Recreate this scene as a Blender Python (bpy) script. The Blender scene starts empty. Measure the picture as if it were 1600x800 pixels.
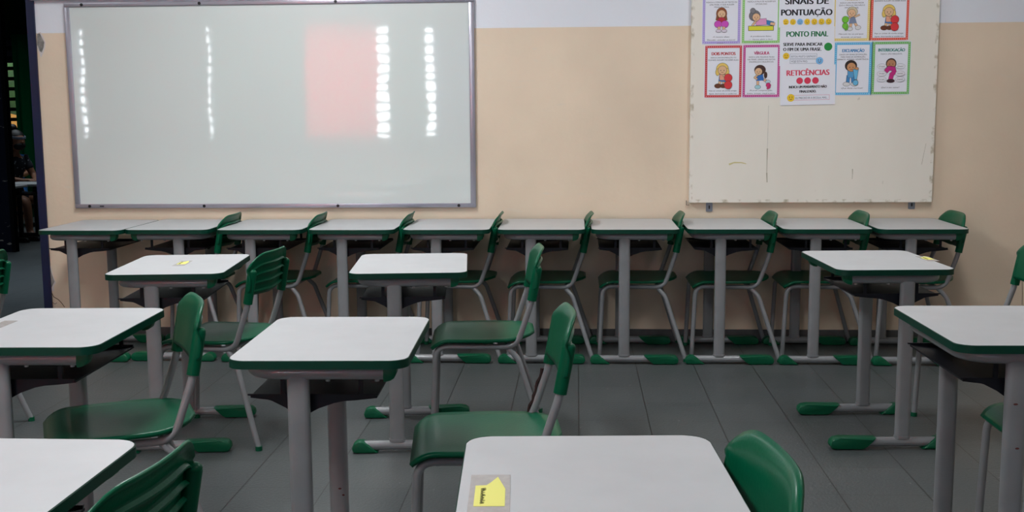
import bpy, bmesh, math, random
from math import sin, cos, pi, radians, degrees
from mathutils import Vector, Matrix
random.seed(7)
SC = bpy.context.scene
COL = SC.collection

# ------------------------------------------------------------------ camera
FPX, YAW, PITCH, ROLL, HC = 1739.4, 0.05887, 0.12995, -0.00723, 1.3256
_f = Vector((-sin(YAW)*cos(PITCH), cos(YAW)*cos(PITCH), -sin(PITCH)))
_r = Vector((cos(YAW), sin(YAW), 0)); _u = _r.cross(_f)
R2 = _r*cos(ROLL) + _u*sin(ROLL); U2 = -_r*sin(ROLL) + _u*cos(ROLL)
cd = bpy.data.cameras.new('camera'); cam = bpy.data.objects.new('camera', cd); COL.objects.link(cam)
cd.sensor_width = 36; cd.lens = FPX/1600*36; cd.clip_end = 200; cd.clip_start = .05
cam.matrix_world = Matrix(((R2.x, U2.x, -_f.x, 0), (R2.y, U2.y, -_f.y, 0), (R2.z, U2.z, -_f.z, HC), (0, 0, 0, 1)))
cd.dof.use_dof = False
SC.camera = cam
def at(px, py, y):
    """photo pixel -> point on the wall plane at distance y"""
    d = _f + R2*((px-800)/FPX) - U2*((py-400)/FPX)
    return Vector((0, 0, HC)) + d*(y/d.y)

# ------------------------------------------------------------------ light, exposure
SC.view_settings.view_transform = 'Standard'; SC.view_settings.look = 'None'
SC.view_settings.gamma = 1; SC.view_settings.use_curve_mapping = False
SC.view_settings.exposure = 0.17
w = bpy.data.worlds.new('sky'); SC.world = w; w.use_nodes = True
bg = w.node_tree.nodes['Background']; bg.inputs[0].default_value = (.72, .86, 1, 1); bg.inputs[1].default_value = 1.6
def area(name, loc, rot, sx, sy, power, col=(1, 1, 1), spread=180):
    l = bpy.data.lights.new(name, 'AREA'); l.shape = 'RECTANGLE'; l.size = sx; l.size_y = sy
    l.energy = power; l.color = col; l.spread = radians(spread)
    o = bpy.data.objects.new(name, l); COL.objects.link(o); o.location = loc; o.rotation_euler = rot
    return o
WALL_Y, BACK_Y, CEIL, X_L, X_R = 6.34, -1.6, 3.1, -6.6, 4.2
area('daylight_windows', (-1.4, BACK_Y-.5, 1.85), (radians(90), 0, 0), 10.6, 2.0, 1450, (.93, .97, 1))
area('hallway_fill', (-4.6, 8.4, 3.0), (0, 0, 0), 3.0, 2.5, 17, (.75, .88, 1), 75)  # added fill aimed down at the hallway floor; no skylight is modelled
area('far_room_fill', (-6.0, 12.2, 3.0), (0, 0, 0), 2.5, 2.0, 14, (.8, .92, 1), 110)  # unseen overhead fill added to brighten the far room
FILL_POWER = 38
LP = (.3, 1.35, .3, .2, 1.28, .66)

# ------------------------------------------------------------------ materials
def lin(c):
    return tuple((x/255/12.92 if x/255 <= .04045 else ((x/255+.055)/1.055)**2.4) for x in c) + (1,)
def mat(name, col, rough=.5, metal=0, coat=0, coat_r=.1, noise=None, bump=None, spec=.5):
    m = bpy.data.materials.new(name); m.use_nodes = True; nt = m.node_tree; b = nt.nodes['Principled BSDF']
    c = lin(col) if max(col) > 1.01 else tuple(col)+(1,)
    b.inputs['Base Color'].default_value = c; b.inputs['Roughness'].default_value = rough
    b.inputs['Metallic'].default_value = metal; b.inputs['Coat Weight'].default_value = coat
    b.inputs['Coat Roughness'].default_value = coat_r; b.inputs['Specular IOR Level'].default_value = spec
    tc = nt.nodes.new('ShaderNodeTexCoord')
    if noise:
        sc, amt, det = noise
        n = nt.nodes.new('ShaderNodeTexNoise'); n.inputs['Scale'].default_value = sc; n.inputs['Detail'].default_value = det
        nt.links.new(tc.outputs['Object'], n.inputs['Vector'])
        r = nt.nodes.new('ShaderNodeValToRGB')
        r.color_ramp.elements[0].position = .3; r.color_ramp.elements[1].position = .7
        r.color_ramp.elements[0].color = tuple(x*(1-amt) for x in c[:3])+(1,)
        r.color_ramp.elements[1].color = tuple(min(1, x*(1+amt)) for x in c[:3])+(1,)
        nt.links.new(n.outputs['Fac'], r.inputs['Fac']); nt.links.new(r.outputs['Color'], b.inputs['Base Color'])
    if bump:
        sc, st = bump
        n = nt.nodes.new('ShaderNodeTexNoise'); n.inputs['Scale'].default_value = sc; n.inputs['Detail'].default_value = 3
        nt.links.new(tc.outputs['Object'], n.inputs['Vector'])
        bp = nt.nodes.new('ShaderNodeBump'); bp.inputs['Strength'].default_value = st; bp.inputs['Distance'].default_value = .01
        nt.links.new(n.outputs['Fac'], bp.inputs['Height']); nt.links.new(bp.outputs['Normal'], b.inputs['Normal'])
    return m
M = {}
M['laminate'] = mat('laminate', (187, 188, 190), .42, noise=(9, .035, 6), bump=(60, .02))
M['edge'] = mat('green_edge', (0, 56, 42), .4, spec=.3)
M['plastic'] = mat('green_plastic', (0, 84, 56), .36, spec=.16, coat=.1, coat_r=.1, noise=(3, .12, 3), bump=(140, .05))
M['cap'] = mat('green_cap', (0, 86, 56), .4, spec=.35, bump=(90, .05))
M['metal'] = mat('grey_paint', (132, 134, 137), .34, coat=.4, coat_r=.12, noise=(14, .06, 4))
M['tray'] = mat('tray_plastic', (16, 17, 26), .5, spec=.3)
M['black'] = mat('black', (18, 18, 20), .4)
M['steel'] = mat('screw_steel', (170, 172, 178), .3, metal=.8)
M['white'] = mat('white_paint', (205, 206, 214), .6)
M['navy'] = mat('navy_paint', (8, 20, 62), .45, noise=(5, .15, 4))
M['darkgrey'] = mat('base_tile', (88, 88, 88), .5, noise=(12, .15, 5))
M['alu'] = mat('aluminium', (172, 170, 182), .3, metal=.55, noise=(7, .05, 4))
M['paper'] = mat('paper', (238, 240, 250), .7)
M['galv'] = mat('galvanised', (140, 146, 156), .4, metal=.6)
M['ceil'] = mat('ceiling_paint', (225, 225, 225), .8)
M['plaster'] = mat('plaster_grey', (140, 136, 132), .9, noise=(40, .3, 5))
M['lime'] = mat('plaster_white', (215, 208, 206), .9)
M['crack'] = mat('crack', (110, 84, 62), .9)
M['yellow'] = mat('note_yellow', (232, 228, 120), .6)
M['tape'] = mat('tape', (176, 170, 166), .25, noise=(60, .1, 4))
M['ink'] = mat('ink', (40, 40, 48), .6)
M['rust'] = mat('rust', (92, 44, 40), .8, noise=(60, .4, 4))
M['strip'] = mat('torn_rubber', (48, 24, 22), .8)
M['skin'] = mat('skin', (140, 96, 72), .55)
M['hair'] = mat('hair', (22, 15, 15), .5)
M['mask'] = mat('mask', (14, 14, 16), .7)
M['band'] = mat('headband', (110, 116, 130), .7)
M['blue_shirt'] = mat('blue_shirt', (30, 100, 175), .7)
M['leaf'] = mat('leaf', (70, 105, 40), .6, noise=(6, .4, 4))
M['orange'] = mat('orange_wall', (225, 150, 60), .7)
M['darkgreen'] = mat('dark_green_paint', (12, 50, 30), .6)

def nodes(name):
    m = bpy.data.materials.new(name); m.use_nodes = True; return m, m.node_tree, m.node_tree.nodes['Principled BSDF']
def N(nt, t, **kw):
    n = nt.nodes.new(t)
    for k, v in kw.items():
        if k.startswith('i_'): n.inputs[k[2:].replace('_', ' ')].default_value = v
        else: setattr(n, k, v)
    return n
def math_(nt, op, a, b):
    n = nt.nodes.new('ShaderNodeMath'); n.operation = op
    for i, x in enumerate((a, b)):
        if isinstance(x, (int, float)): n.inputs[i].default_value = x
        else: nt.links.new(x, n.inputs[i])
    return n.outputs[0]
def mixc(nt, fac, a, b):
    n = nt.nodes.new('ShaderNodeMix'); n.data_type = 'RGBA'
    nt.links.new(fac, n.inputs[0])
    for i, x in ((6, a), (7, b)):
        if isinstance(x, tuple): n.inputs[i].default_value = x
        else: nt.links.new(x, n.inputs[i])
    return n.outputs[2]
def noise(nt, vec, scale, detail=4, lo=.4, hi=.6):
    n = N(nt, 'ShaderNodeTexNoise', i_Scale=scale, i_Detail=detail); nt.links.new(vec, n.inputs['Vector'])
    r = N(nt, 'ShaderNodeMapRange'); r.inputs['From Min'].default_value = lo; r.inputs['From Max'].default_value = hi
    nt.links.new(n.outputs['Fac'], r.inputs['Value']); return r.outputs[0]
def stretch(nt, vec, sx, sy, sz):
    n = N(nt, 'ShaderNodeMapping'); n.inputs['Scale'].default_value = (sx, sy, sz); nt.links.new(vec, n.inputs['Vector']); return n.outputs[0]

def wall_paint(name, low, high, zline):
    m, nt, b = nodes(name)
    tc = N(nt, 'ShaderNodeTexCoord'); o = tc.outputs['Object']; sep = N(nt, 'ShaderNodeSeparateXYZ'); nt.links.new(o, sep.inputs[0])
    up = math_(nt, 'GREATER_THAN', sep.outputs['Z'], zline)
    L = lin(low); Lb = tuple(x*.86 for x in L[:3])+(1,); Hh = lin(high)
    blotch = noise(nt, o, 1.6, 6, .3, .7)
    lo = mixc(nt, blotch, L, Lb)
    scuff = math_(nt, 'MULTIPLY', noise(nt, stretch(nt, o, 7, 7, 30), 1.0, 8, .66, .74), .35)
    lo = mixc(nt, scuff, lo, lin((226, 216, 200)))
    nt.links.new(mixc(nt, up, lo, Hh), b.inputs['Base Color'])
    b.inputs['Roughness'].default_value = .42
    nt.links.new(math_(nt, 'MULTIPLY', math_(nt, 'SUBTRACT', 1, up), .35), b.inputs['Coat Weight']); b.inputs['Coat Roughness'].default_value = .25
    n = N(nt, 'ShaderNodeTexNoise', i_Scale=7.0, i_Detail=6.0); nt.links.new(o, n.inputs['Vector'])
    bp = N(nt, 'ShaderNodeBump', i_Strength=.25, i_Distance=.02); nt.links.new(n.outputs['Fac'], bp.inputs['Height']); nt.links.new(bp.outputs['Normal'], b.inputs['Normal'])
    return m
M['wall'] = wall_paint('wall_paint', (241, 221, 196), (234, 238, 246), 1.785)
M['navywall'] = wall_paint('navy_dado_wall', (3, 6, 22), (40, 44, 48), 1.74)
_b = M['navywall'].node_tree.nodes['Principled BSDF']; M['navywall'].node_tree.links.remove(_b.inputs['Coat Weight'].links[0]); _b.inputs['Coat Weight'].default_value = 0; _b.inputs['Specular IOR Level'].default_value = .1; _b.inputs['Roughness'].default_value = .8

def floor_mat():
    m, nt, b = nodes('vinyl_tile_floor')
    tc = N(nt, 'ShaderNodeTexCoord'); o = tc.outputs['Object']; sep = N(nt, 'ShaderNodeSeparateXYZ'); nt.links.new(o, sep.inputs[0])
    T = .3
    def cell(s, off):
        a = math_(nt, 'DIVIDE', math_(nt, 'ADD', s, off), T)
        fl = N(nt, 'ShaderNodeMath', operation='FLOOR'); nt.links.new(a, fl.inputs[0])
        fr = math_(nt, 'SUBTRACT', a, fl.outputs[0])
        d = math_(nt, 'MINIMUM', fr, math_(nt, 'SUBTRACT', 1, fr))
        return fl.outputs[0], d
    cx, dx = cell(sep.outputs['X'], 30 + .8927 - .9)
    cy, dy = cell(sep.outputs['Y'], 30 - 5.272 + 5.1)
    gx = math_(nt, 'LESS_THAN', dx, .0065); gy = math_(nt, 'LESS_THAN', dy, .005)
    cmb = N(nt, 'ShaderNodeCombineXYZ'); nt.links.new(cx, cmb.inputs[0]); nt.links.new(cy, cmb.inputs[1])
    wn = N(nt, 'ShaderNodeTexWhiteNoise'); nt.links.new(cmb.outputs[0], wn.inputs['Vector'])
    base = mixc(nt, wn.outputs['Value'], lin((79, 84, 85)), lin((88, 92, 93)))
    speck = noise(nt, o, 160, 2, .35, .65)
    base = mixc(nt, math_(nt, 'MULTIPLY', speck, .5), base, lin((62, 66, 67)))
    st = noise(nt, o, 2.5, 6, .4, .7)
    base = mixc(nt, math_(nt, 'MULTIPLY', st, .35), base, lin((94, 96, 94)))
    dirt = noise(nt, o, 45, 2, .74, .78)
    base = mixc(nt, math_(nt, 'MULTIPLY', dirt, .6), base, lin((170, 168, 160)))
    base = mixc(nt, math_(nt, 'MULTIPLY', gy, .55), base, lin((50, 48, 46)))
    base = mixc(nt, math_(nt, 'MULTIPLY', gx, .9), base, lin((40, 38, 36)))
    nt.links.new(base, b.inputs['Base Color']); b.inputs['Roughness'].default_value = .38
    b.inputs['Specular IOR Level'].default_value = .45
    n = N(nt, 'ShaderNodeTexNoise', i_Scale=90.0, i_Detail=2.0); nt.links.new(o, n.inputs['Vector'])
    bp = N(nt, 'ShaderNodeBump', i_Strength=.15, i_Distance=.01); nt.links.new(n.outputs['Fac'], bp.inputs['Height']); nt.links.new(bp.outputs['Normal'], b.inputs['Normal'])
    return m
M['floor'] = floor_mat()

def whiteboard_mat():
    m, nt, b = nodes('whiteboard_enamel')
    b.inputs['Base Color'].default_value = lin((217, 225, 223)); b.inputs['Roughness'].default_value = .5
    b.inputs['Coat Weight'].default_value = 1; b.inputs['Coat Roughness'].default_value = .035
    b.inputs['Coat IOR'].default_value = 1.6
    tc = N(nt, 'ShaderNodeTexCoord')
    n = N(nt, 'ShaderNodeTexNoise', i_Scale=1.3, i_Detail=3.0); nt.links.new(tc.outputs['Object'], n.inputs['Vector'])
    bp = N(nt, 'ShaderNodeBump', i_Strength=.08, i_Distance=.02); nt.links.new(n.outputs['Fac'], bp.inputs['Height']); nt.links.new(bp.outputs['Normal'], b.inputs['Coat Normal'])
    return m
M['whiteboard'] = whiteboard_mat()

def board_mat():
    m, nt, b = nodes('painted_plywood')
    tc = N(nt, 'ShaderNodeTexCoord'); o = tc.outputs['Object']; sep = N(nt, 'ShaderNodeSeparateXYZ'); nt.links.new(o, sep.inputs[0])
    base = mixc(nt, noise(nt, stretch(nt, o, 2, 2, .6), 1.5, 5, .3, .7), lin((243, 238, 228)), lin((236, 231, 219)))
    # wear along the edges (object origin is the board's centre)
    ex = math_(nt, 'ABSOLUTE', sep.outputs['X'], 0); ez = math_(nt, 'ABSOLUTE', sep.outputs['Z'], 0)
    edge = math_(nt, 'MAXIMUM', math_(nt, 'GREATER_THAN', ex, .652), math_(nt, 'GREATER_THAN', ez, .592))
    worn = math_(nt, 'MULTIPLY', edge, noise(nt, o, 20, 9, .52, .66))
    base = mixc(nt, math_(nt, 'MULTIPLY', worn, .7), base, lin((160, 146, 110)))
    spots = noise(nt, stretch(nt, o, 1, 1, .4), 22, 6, .70, .76)
    base = mixc(nt, math_(nt, 'MULTIPLY', spots, .45), base, lin((150, 142, 120)))
    nt.links.new(base, b.inputs['Base Color']); b.inputs['Roughness'].default_value = .55
    return m
M['board'] = board_mat()

def curtain_mat(name, col, tr=.5):
    m = bpy.data.materials.new(name); m.use_nodes = True; nt = m.node_tree; nt.nodes.clear()
    out = nt.nodes.new('ShaderNodeOutputMaterial'); mx = nt.nodes.new('ShaderNodeMixShader'); mx.inputs[0].default_value = tr
    d = nt.nodes.new('ShaderNodeBsdfDiffuse'); t = nt.nodes.new('ShaderNodeBsdfTranslucent')
    d.inputs[0].default_value = lin(col); t.inputs[0].default_value = lin(col)
    nt.links.new(d.outputs[0], mx.inputs[1]); nt.links.new(t.outputs[0], mx.inputs[2]); nt.links.new(mx.outputs[0], out.inputs[0])
    return m

# ------------------------------------------------------------------ mesh helpers
def link(name, bm, m, parent=None, smooth=True, angle=35, loc=None):
    me = bpy.data.meshes.new(name); bmesh.ops.recalc_face_normals(bm, faces=bm.faces[:]); bm.to_mesh(me); bm.free()
    for x in (m if isinstance(m, (list, tuple)) else [m]): me.materials.append(x)
    if smooth:
        me.shade_smooth(); me.set_sharp_from_angle(angle=radians(angle))
    o = bpy.data.objects.new(name, me); COL.objects.link(o)
    if loc is not None: o.location = loc
    if parent: o.parent = parent
    return o
def tag(o, label=None, cat=None, group=None, kind=None):
    if label: o['label'] = label
    if cat: o['category'] = cat
    if group: o['group'] = group
    if kind: o['kind'] = kind
    return o
def empty(name, loc, rz=0):
    o = bpy.data.objects.new(name, None); COL.objects.link(o); o.location = loc; o.rotation_euler = (0, 0, rz)
    o.empty_display_size = .1; return o
def kids(o): return [c for c in bpy.data.objects if c.parent == o]
def copy_tree(o, parent=None):
    c = o.copy(); COL.objects.link(c)
    if parent: c.parent = parent
    for ch in kids(o): copy_tree(ch, c)
    return c
def box(bm, a, b, mi=0, bevel=0):
    x0, y0, z0 = a; x1, y1, z1 = b
    vs = [bm.verts.new(p) for p in ((x0, y0, z0), (x1, y0, z0), (x1, y1, z0), (x0, y1, z0), (x0, y0, z1), (x1, y0, z1), (x1, y1, z1), (x0, y1, z1))]
    fs = [bm.faces.new([vs[i] for i in q]) for q in ((0, 3, 2, 1), (4, 5, 6, 7), (0, 1, 5, 4), (1, 2, 6, 5), (2, 3, 7, 6), (3, 0, 4, 7))]
    for f in fs: f.material_index = mi
    if bevel:
        es = list({e for f in fs for e in f.edges})
        r = bmesh.ops.bevel(bm, geom=es, offset=bevel, segments=2, affect='EDGES', profile=.5)
        for f in r['faces']: f.material_index = mi
def prism(bm, pts, axis, lo, hi, mi=0, bevel=0, seg=2):
    """extrude a 2D outline; axis 'z': pts (x,y); axis 'y': pts (x,z); axis 'x': pts (y,z)"""
    def P(p, h):
        return {'z': (p[0], p[1], h), 'y': (p[0], h, p[1]), 'x': (h, p[0], p[1])}[axis]
    A = [bm.verts.new(P(p, lo)) for p in pts]; B = [bm.verts.new(P(p, hi)) for p in pts]
    n = len(pts); fs = [bm.faces.new(A), bm.faces.new(B)]
    caps = fs[:]
    for i in range(n): fs.append(bm.faces.new((A[i], A[(i+1) % n], B[(i+1) % n], B[i])))
    for f in fs: f.material_index = mi
    if bevel:
        es = list({e for f in caps for e in f.edges})
        r = bmesh.ops.bevel(bm, geom=es, offset=bevel, segments=seg, affect='EDGES', profile=.5)
        for f in r['faces']: f.material_index = mi
def rrect(w, h, r, n=8, cx=0, cy=0):
    pts = []
    for (sx, sy, a0) in ((1, 1, 0), (-1, 1, 90), (-1, -1, 180), (1, -1, 270)):
        for i in range(n+1):
            a = radians(a0 + 90*i/n); pts.append((cx+sx*(w/2-r)+r*cos(a), cy+sy*(h/2-r)+r*sin(a)))
    return pts
def fillet(pts, rad, n=7):
    P = [Vector(p) for p in pts]; out = [P[0]]
    for i in range(1, len(P)-1):
        r = rad[i] if isinstance(rad, (list, tuple)) else rad
        a, b, c = P[i-1], P[i], P[i+1]
        u = (a-b); v = (c-b); lu, lv = u.length, v.length; u.normalize(); v.normalize()
        ang = u.angle(v)
        if r <= 0 or abs(ang-pi) < .02: out.append(b); continue
        t = min(r/math.tan(ang/2), lu*.48, lv*.48)
        s, e = b+u*t, b+v*t
        for k in range(n+1):
            q = k/n; out.append(s*(1-q)**2 + b*2*q*(1-q) + e*q*q)
    out.append(P[-1]); return out
def sweep(bm, path, prof, mi=0, up=None, closed=False):
    """sweep 2D profile [(a,b)] along path"""
    P = [Vector(p) for p in path]; rings = []; n = len(P); nx = None
    for i in range(n):
        t = (P[min(i+1, n-1)] - P[max(i-1, 0)]).normalized()
        if nx is None:
            ref = Vector(up) if up else (Vector((0, 1, 0)) if abs(t.y) < .9 else Vector((0, 0, 1)))
            nx = (ref - t*ref.dot(t)).normalized()
        else: nx = (nx - t*nx.dot(t)).normalized()
        ny = t.cross(nx)
        rings.append([bm.verts.new(P[i] + nx*a + ny*b) for a, b in prof])
    m = len(prof)
    fs = []
    for i in range(n-1):
        for j in range(m): fs.append(bm.faces.new((rings[i][j], rings[i][(j+1) % m], rings[i+1][(j+1) % m], rings[i+1][j])))
    fs.append(bm.faces.new(rings[0][::-1])); fs.append(bm.faces.new(rings[-1]))
    for f in fs: f.material_index = mi
def circ(r, n=12): return [(r*cos(2*pi*i/n), r*sin(2*pi*i/n)) for i in range(n)]
def tube(bm, path, r, n=12, mi=0): sweep(bm, path, circ(r, n), mi)
def stadium(a, b, n=6):
    """oblong, full length a (first axis), full width b"""
    pts = []
    for s, a0 in ((1, -90), (-1, 90)):
        for i in range(n+1):
            t = radians(a0+180*i/n); pts.append((s*(a/2-b/2)+b/2*cos(t), b/2*sin(t)))
    return pts
def ball(bm, c, r, sc=(1, 1, 1), u=16, v=10, mi=0):
    g = bmesh.ops.create_uvsphere(bm, u_segments=u, v_segments=v, radius=r)
    bmesh.ops.scale(bm, vec=sc, verts=g['verts']); bmesh.ops.translate(bm, vec=c, verts=g['verts'])
    for f in {f for x in g['verts'] for f in x.link_faces}: f.material_index = mi
def cyl(bm, c, r, h, axis='z', n=14, mi=0):
    c = Vector(c); d = {'x': Vector((1, 0, 0)), 'y': Vector((0, 1, 0)), 'z': Vector((0, 0, 1))}[axis]*h/2
    tube(bm, [c-d, c+d], r, n, mi)
BM = bmesh.new

# ------------------------------------------------------------------ room shell
def struct(name, bm, m, **k):
    o = link(name, bm, m, smooth=False, **k); o['kind'] = 'structure'; return o
bm = BM(); box(bm, (-11, BACK_Y-.15, -.1), (X_R+.15, 16.2, 0)); struct('floor', bm, M['floor'])
bm = BM(); box(bm, (-11, BACK_Y-.15, CEIL), (X_R+.15, 16.2, CEIL+.1)); struct('ceiling', bm, M['ceil'])
DX0, DX1, DZ = -4.05, -3.138, 2.15
bm = BM(); box(bm, (DX1, WALL_Y, 0), (X_R+.15, WALL_Y+.15, CEIL)); box(bm, (X_L-.15, WALL_Y, 0), (DX0, WALL_Y+.15, CEIL)); box(bm, (DX0, WALL_Y, DZ), (DX1, WALL_Y+.15, CEIL))
wf = struct('wall_front', bm, M['wall'])
bm = BM(); box(bm, (X_R, BACK_Y, 0), (X_R+.15, WALL_Y, CEIL)); struct('wall_right', bm, M['wall'])
bm = BM(); box(bm, (X_L-.15, BACK_Y, 0), (X_L, WALL_Y, CEIL)); struct('wall_left', bm, M['wall'])
# wall behind the camera, with four window openings
wins = [(-6.5, -4.1), (-3.95, -1.65), (-1.5, 1.05), (1.3, 3.9)]; WZ0, WZ1 = .98, 2.42
bm = BM(); xs = X_L
box(bm, (X_L, BACK_Y-.15, 0), (X_R, BACK_Y, WZ0)); box(bm, (X_L, BACK_Y-.15, WZ1), (X_R, BACK_Y, CEIL))
for a, b in wins: box(bm, (xs, BACK_Y-.15, WZ0), (a, BACK_Y, WZ1)); xs = b
box(bm, (xs, BACK_Y-.15, WZ0), (X_R, BACK_Y, WZ1)); struct('wall_back', bm, M['wall'])
for i, (a, b) in enumerate(wins):
    bm = BM(); t = .035
    box(bm, (a, BACK_Y-.11, WZ0), (b, BACK_Y-.05, WZ0+t)); box(bm, (a, BACK_Y-.11, WZ1-t), (b, BACK_Y-.05, WZ1))
    k = 4
    for j in range(k+1):
        x = a + (b-a-t)*j/k; box(bm, (x, BACK_Y-.11, WZ0+t), (x+t, BACK_Y-.05, WZ1-t))
    for j in range(11):
        z = WZ0+.06+j*.125; box(bm, (a+t, BACK_Y-.1, z), (b-t, BACK_Y-.06, z+.045))
    struct('window_%d' % (i+1), bm, M['galv'])
# baseboard, tiled strip; open trunking high on the wall
bm = BM(); box(bm, (DX1+.05, WALL_Y-.012, 0), (X_R, WALL_Y, .072)); struct('baseboard_front', bm, M['darkgrey'])
# door frame (navy), front architrave and reveals
bm = BM()
box(bm, (DX1-.012, WALL_Y-.012, 0), (DX1+.034, WALL_Y+.162, DZ+.03)); box(bm, (DX0-.034, WALL_Y-.012, 0), (DX0+.012, WALL_Y+.162, DZ+.03)); box(bm, (DX0+.012, WALL_Y-.012, DZ-.02), (DX1-.012, WALL_Y+.162, DZ+.03))
struct('door_1', bm, M['navy'])
p0 = at(50, 1, WALL_Y)
bm = BM(); box(bm, (p0.x, WALL_Y-.035, p0.z), (-.4, WALL_Y, p0.z+.05), bevel=.003); struct('trim_1', bm, M['white'])
# flaked plaster and cracks on the wall, children of the wall
def flake(name, px, m, off):
    bm = BM(); pts = [at(x, y, WALL_Y-off) for x, y in px]
    prism(bm, [(p.x, p.z) for p in pts], 'y', WALL_Y-off, WALL_Y+.002); return link(name, bm, m, wf, smooth=False)
flake('flaked_rim', [(58, 52), (63, 50), (68, 58), (71, 66), (70, 76), (66, 86), (64, 90), (61, 82), (58, 74)], M['lime'], .0015)
flake('bare_plaster', [(58, 53), (62, 52), (65, 58), (69, 66), (68, 74), (65, 82), (62, 80), (60, 74), (58, 70)], M['plaster'], .003)
flake('flaked_rim', [(75, 413), (79, 415), (82, 428), (87, 442), (84, 447), (84, 455), (80, 455), (77, 440)], M['lime'], .0015)
flake('bare_plaster', [(75.5, 415), (78, 416), (81, 429), (85, 440), (82, 446), (80, 451), (78, 446)], M['plaster'], .003)
def crack(px, wd=.0022):
    bm = BM(); P = [at(x, y, WALL_Y-.0004) for x, y in px]; tube(bm, P, wd, 4); return link('crack', bm, M['crack'], wf)
crack([(80, 456), (84, 464), (91, 468), (96, 473), (101, 480)]); crack([(81, 472), (86, 475), (89, 473)], .0015)
crack([(1597, 438), (1597.5, 458), (1597, 476)], .0015)

# rooms beyond the doorway
Y2 = 10.4; OX = at(12, 200, Y2).x
bm = BM(); box(bm, (-10.9, Y2, 0), (OX, Y2+.06, CEIL)); box(bm, (OX+1.1, Y2, 0), (-1, Y2+.06, CEIL)); box(bm, (OX, Y2, 2.75), (OX+1.1, Y2+.06, CEIL)); struct('wall_hallway', bm, M['navywall'])
bm = BM(); box(bm, (OX-.03, Y2-.01, 0), (OX+.006, Y2+.062, 2.78)); box(bm, (OX+1.07, Y2-.015, 0), (OX+1.13, Y2+.155, 2.78)); box(bm, (OX+.03, Y2-.015, 2.72), (OX+1.07, Y2+.155, 2.78)); struct('door_2', bm, mat('black_frame', (6, 6, 8), .9, spec=.05))
Y3 = 14.0
wa, wb = at(-60, 100, Y3).x, at(27, 150, Y3).x; wz0, wz1 = at(20, 218, Y3).z, at(20, 58, Y3).z
bm = BM()
box(bm, (-10.9, Y3, 0), (wa, Y3+.15, CEIL)); box(bm, (wb, Y3, 0), (-1, Y3+.15, CEIL)); box(bm, (wa, Y3, 0), (wb, Y3+.15, wz0)); box(bm, (wa, Y3, wz1), (wb, Y3+.15, CEIL)); struct('wall_far', bm, M['darkgreen'])
bm = BM(); box(bm, (-11, WALL_Y+.15, 0), (-10.9, 16, CEIL)); struct('wall_side_left', bm, M['navywall'])
bm = BM(); box(bm, (-1.1, WALL_Y+.15, 0), (-1, 16, CEIL)); struct('wall_side_right', bm, M['navywall'])
bm = BM(); n = 11
for i in range(n):
    z = wz0+(wz1-wz0)*i/(n-1)
    box(bm, (wa, Y3+.03, z-.025), (wb, Y3+.08, z+.02))
box(bm, (wa, Y3+.03, wz0), (wa+.04, Y3+.08, wz1)); box(bm, (wb-.02, Y3+.03, wz0), (wb, Y3+.08, wz1)); 
o = struct('window_5', bm, M['black'])
bm = BM(); zt = at(20, 98, Y3).z; box(bm, (wa, Y3+.05, zt), (wb, Y3+.06, wz1)); link('closed_louvre', bm, mat('grey_louvre', (70, 74, 84), .5), o, smooth=False)
bm = BM(); ball(bm, (-9.3, 19, 1.9), .8, (1.5, .6, .8), 20, 12)
for i in range(140):
    a = random.random()*6.3; b2 = random.uniform(-.3, 1.3); c = Vector((-9.3+cos(a)*cos(b2)*1.25, 19-.2+sin(a)*cos(b2)*.5, 1.9+sin(b2)*.8))
    d = Vector((random.uniform(-1, 1), random.uniform(-1, 1), random.uniform(-1, 1))).normalized()*.16; e = d.cross(Vector((0, 1, .2))).normalized()*.05
    f = bm.faces.new([bm.verts.new(c+q) for q in (-d, e, d, -e)])
tag(link('garden_shrub', bm, M['leaf']), 'sunlit green shrub outside the window of the far room', 'shrub')
bm = BM(); box(bm, (-14, 21, 0), (-8, 21.2, 1.5)); box(bm, (-14, 20.95, 1.5), (-8, 21.25, 1.58)); tag(link('garden_wall', bm, M['orange'], smooth=False), 'orange garden wall seen between the louvres of the far window', 'wall')
bm = BM(); box(bm, (-20, 16.2, -.15), (4, 24, -.02)); g = struct('ground', bm, M['plaster'])
def curtain(name, x0, x1, z0, z1, y, m, label, waves=9, amp=.025, group=None):
    bm = BM(); nx = waves*8; nz = 6; g = []
    for i in range(nx+1):
        s = i/nx; row = []
        for k in range(nz+1):
            t = k/nz; ph = sin(s*waves*2*pi+.5*sin(3*t))
            row.append(bm.verts.new((x0+(x1-x0)*s, y+amp*ph*(1-.35*t), z0+(z1-z0)*t)))
        g.append(row)
    for i in range(nx):
        for k in range(nz): bm.faces.new((g[i][k], g[i+1][k], g[i+1][k+1], g[i][k+1]))
    o = link(name, bm, m, angle=180); md = o.modifiers.new('t', 'SOLIDIFY'); md.thickness = .002
    return tag(o, label, 'curtain', group)
cg = curtain_mat('curtain_green', (10, 100, 60), .3)
xc0 = at(26.5, 150, Y3).x
curtain('curtain', xc0, xc0+1.1, .25, at(40, 54, Y3).z, Y3-.06, cg, 'dark green curtain drawn beside the louvred window of the far room', 7, .035)
CM = dict(red=curtain_mat('curtain_red', (245, 40, 75), .7), green=curtain_mat('curtain_sage', (110, 140, 122), .5), blue=curtain_mat('curtain_blue', (110, 128, 165), .5), white=curtain_mat('curtain_white', (140, 142, 140), .4))
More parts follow.
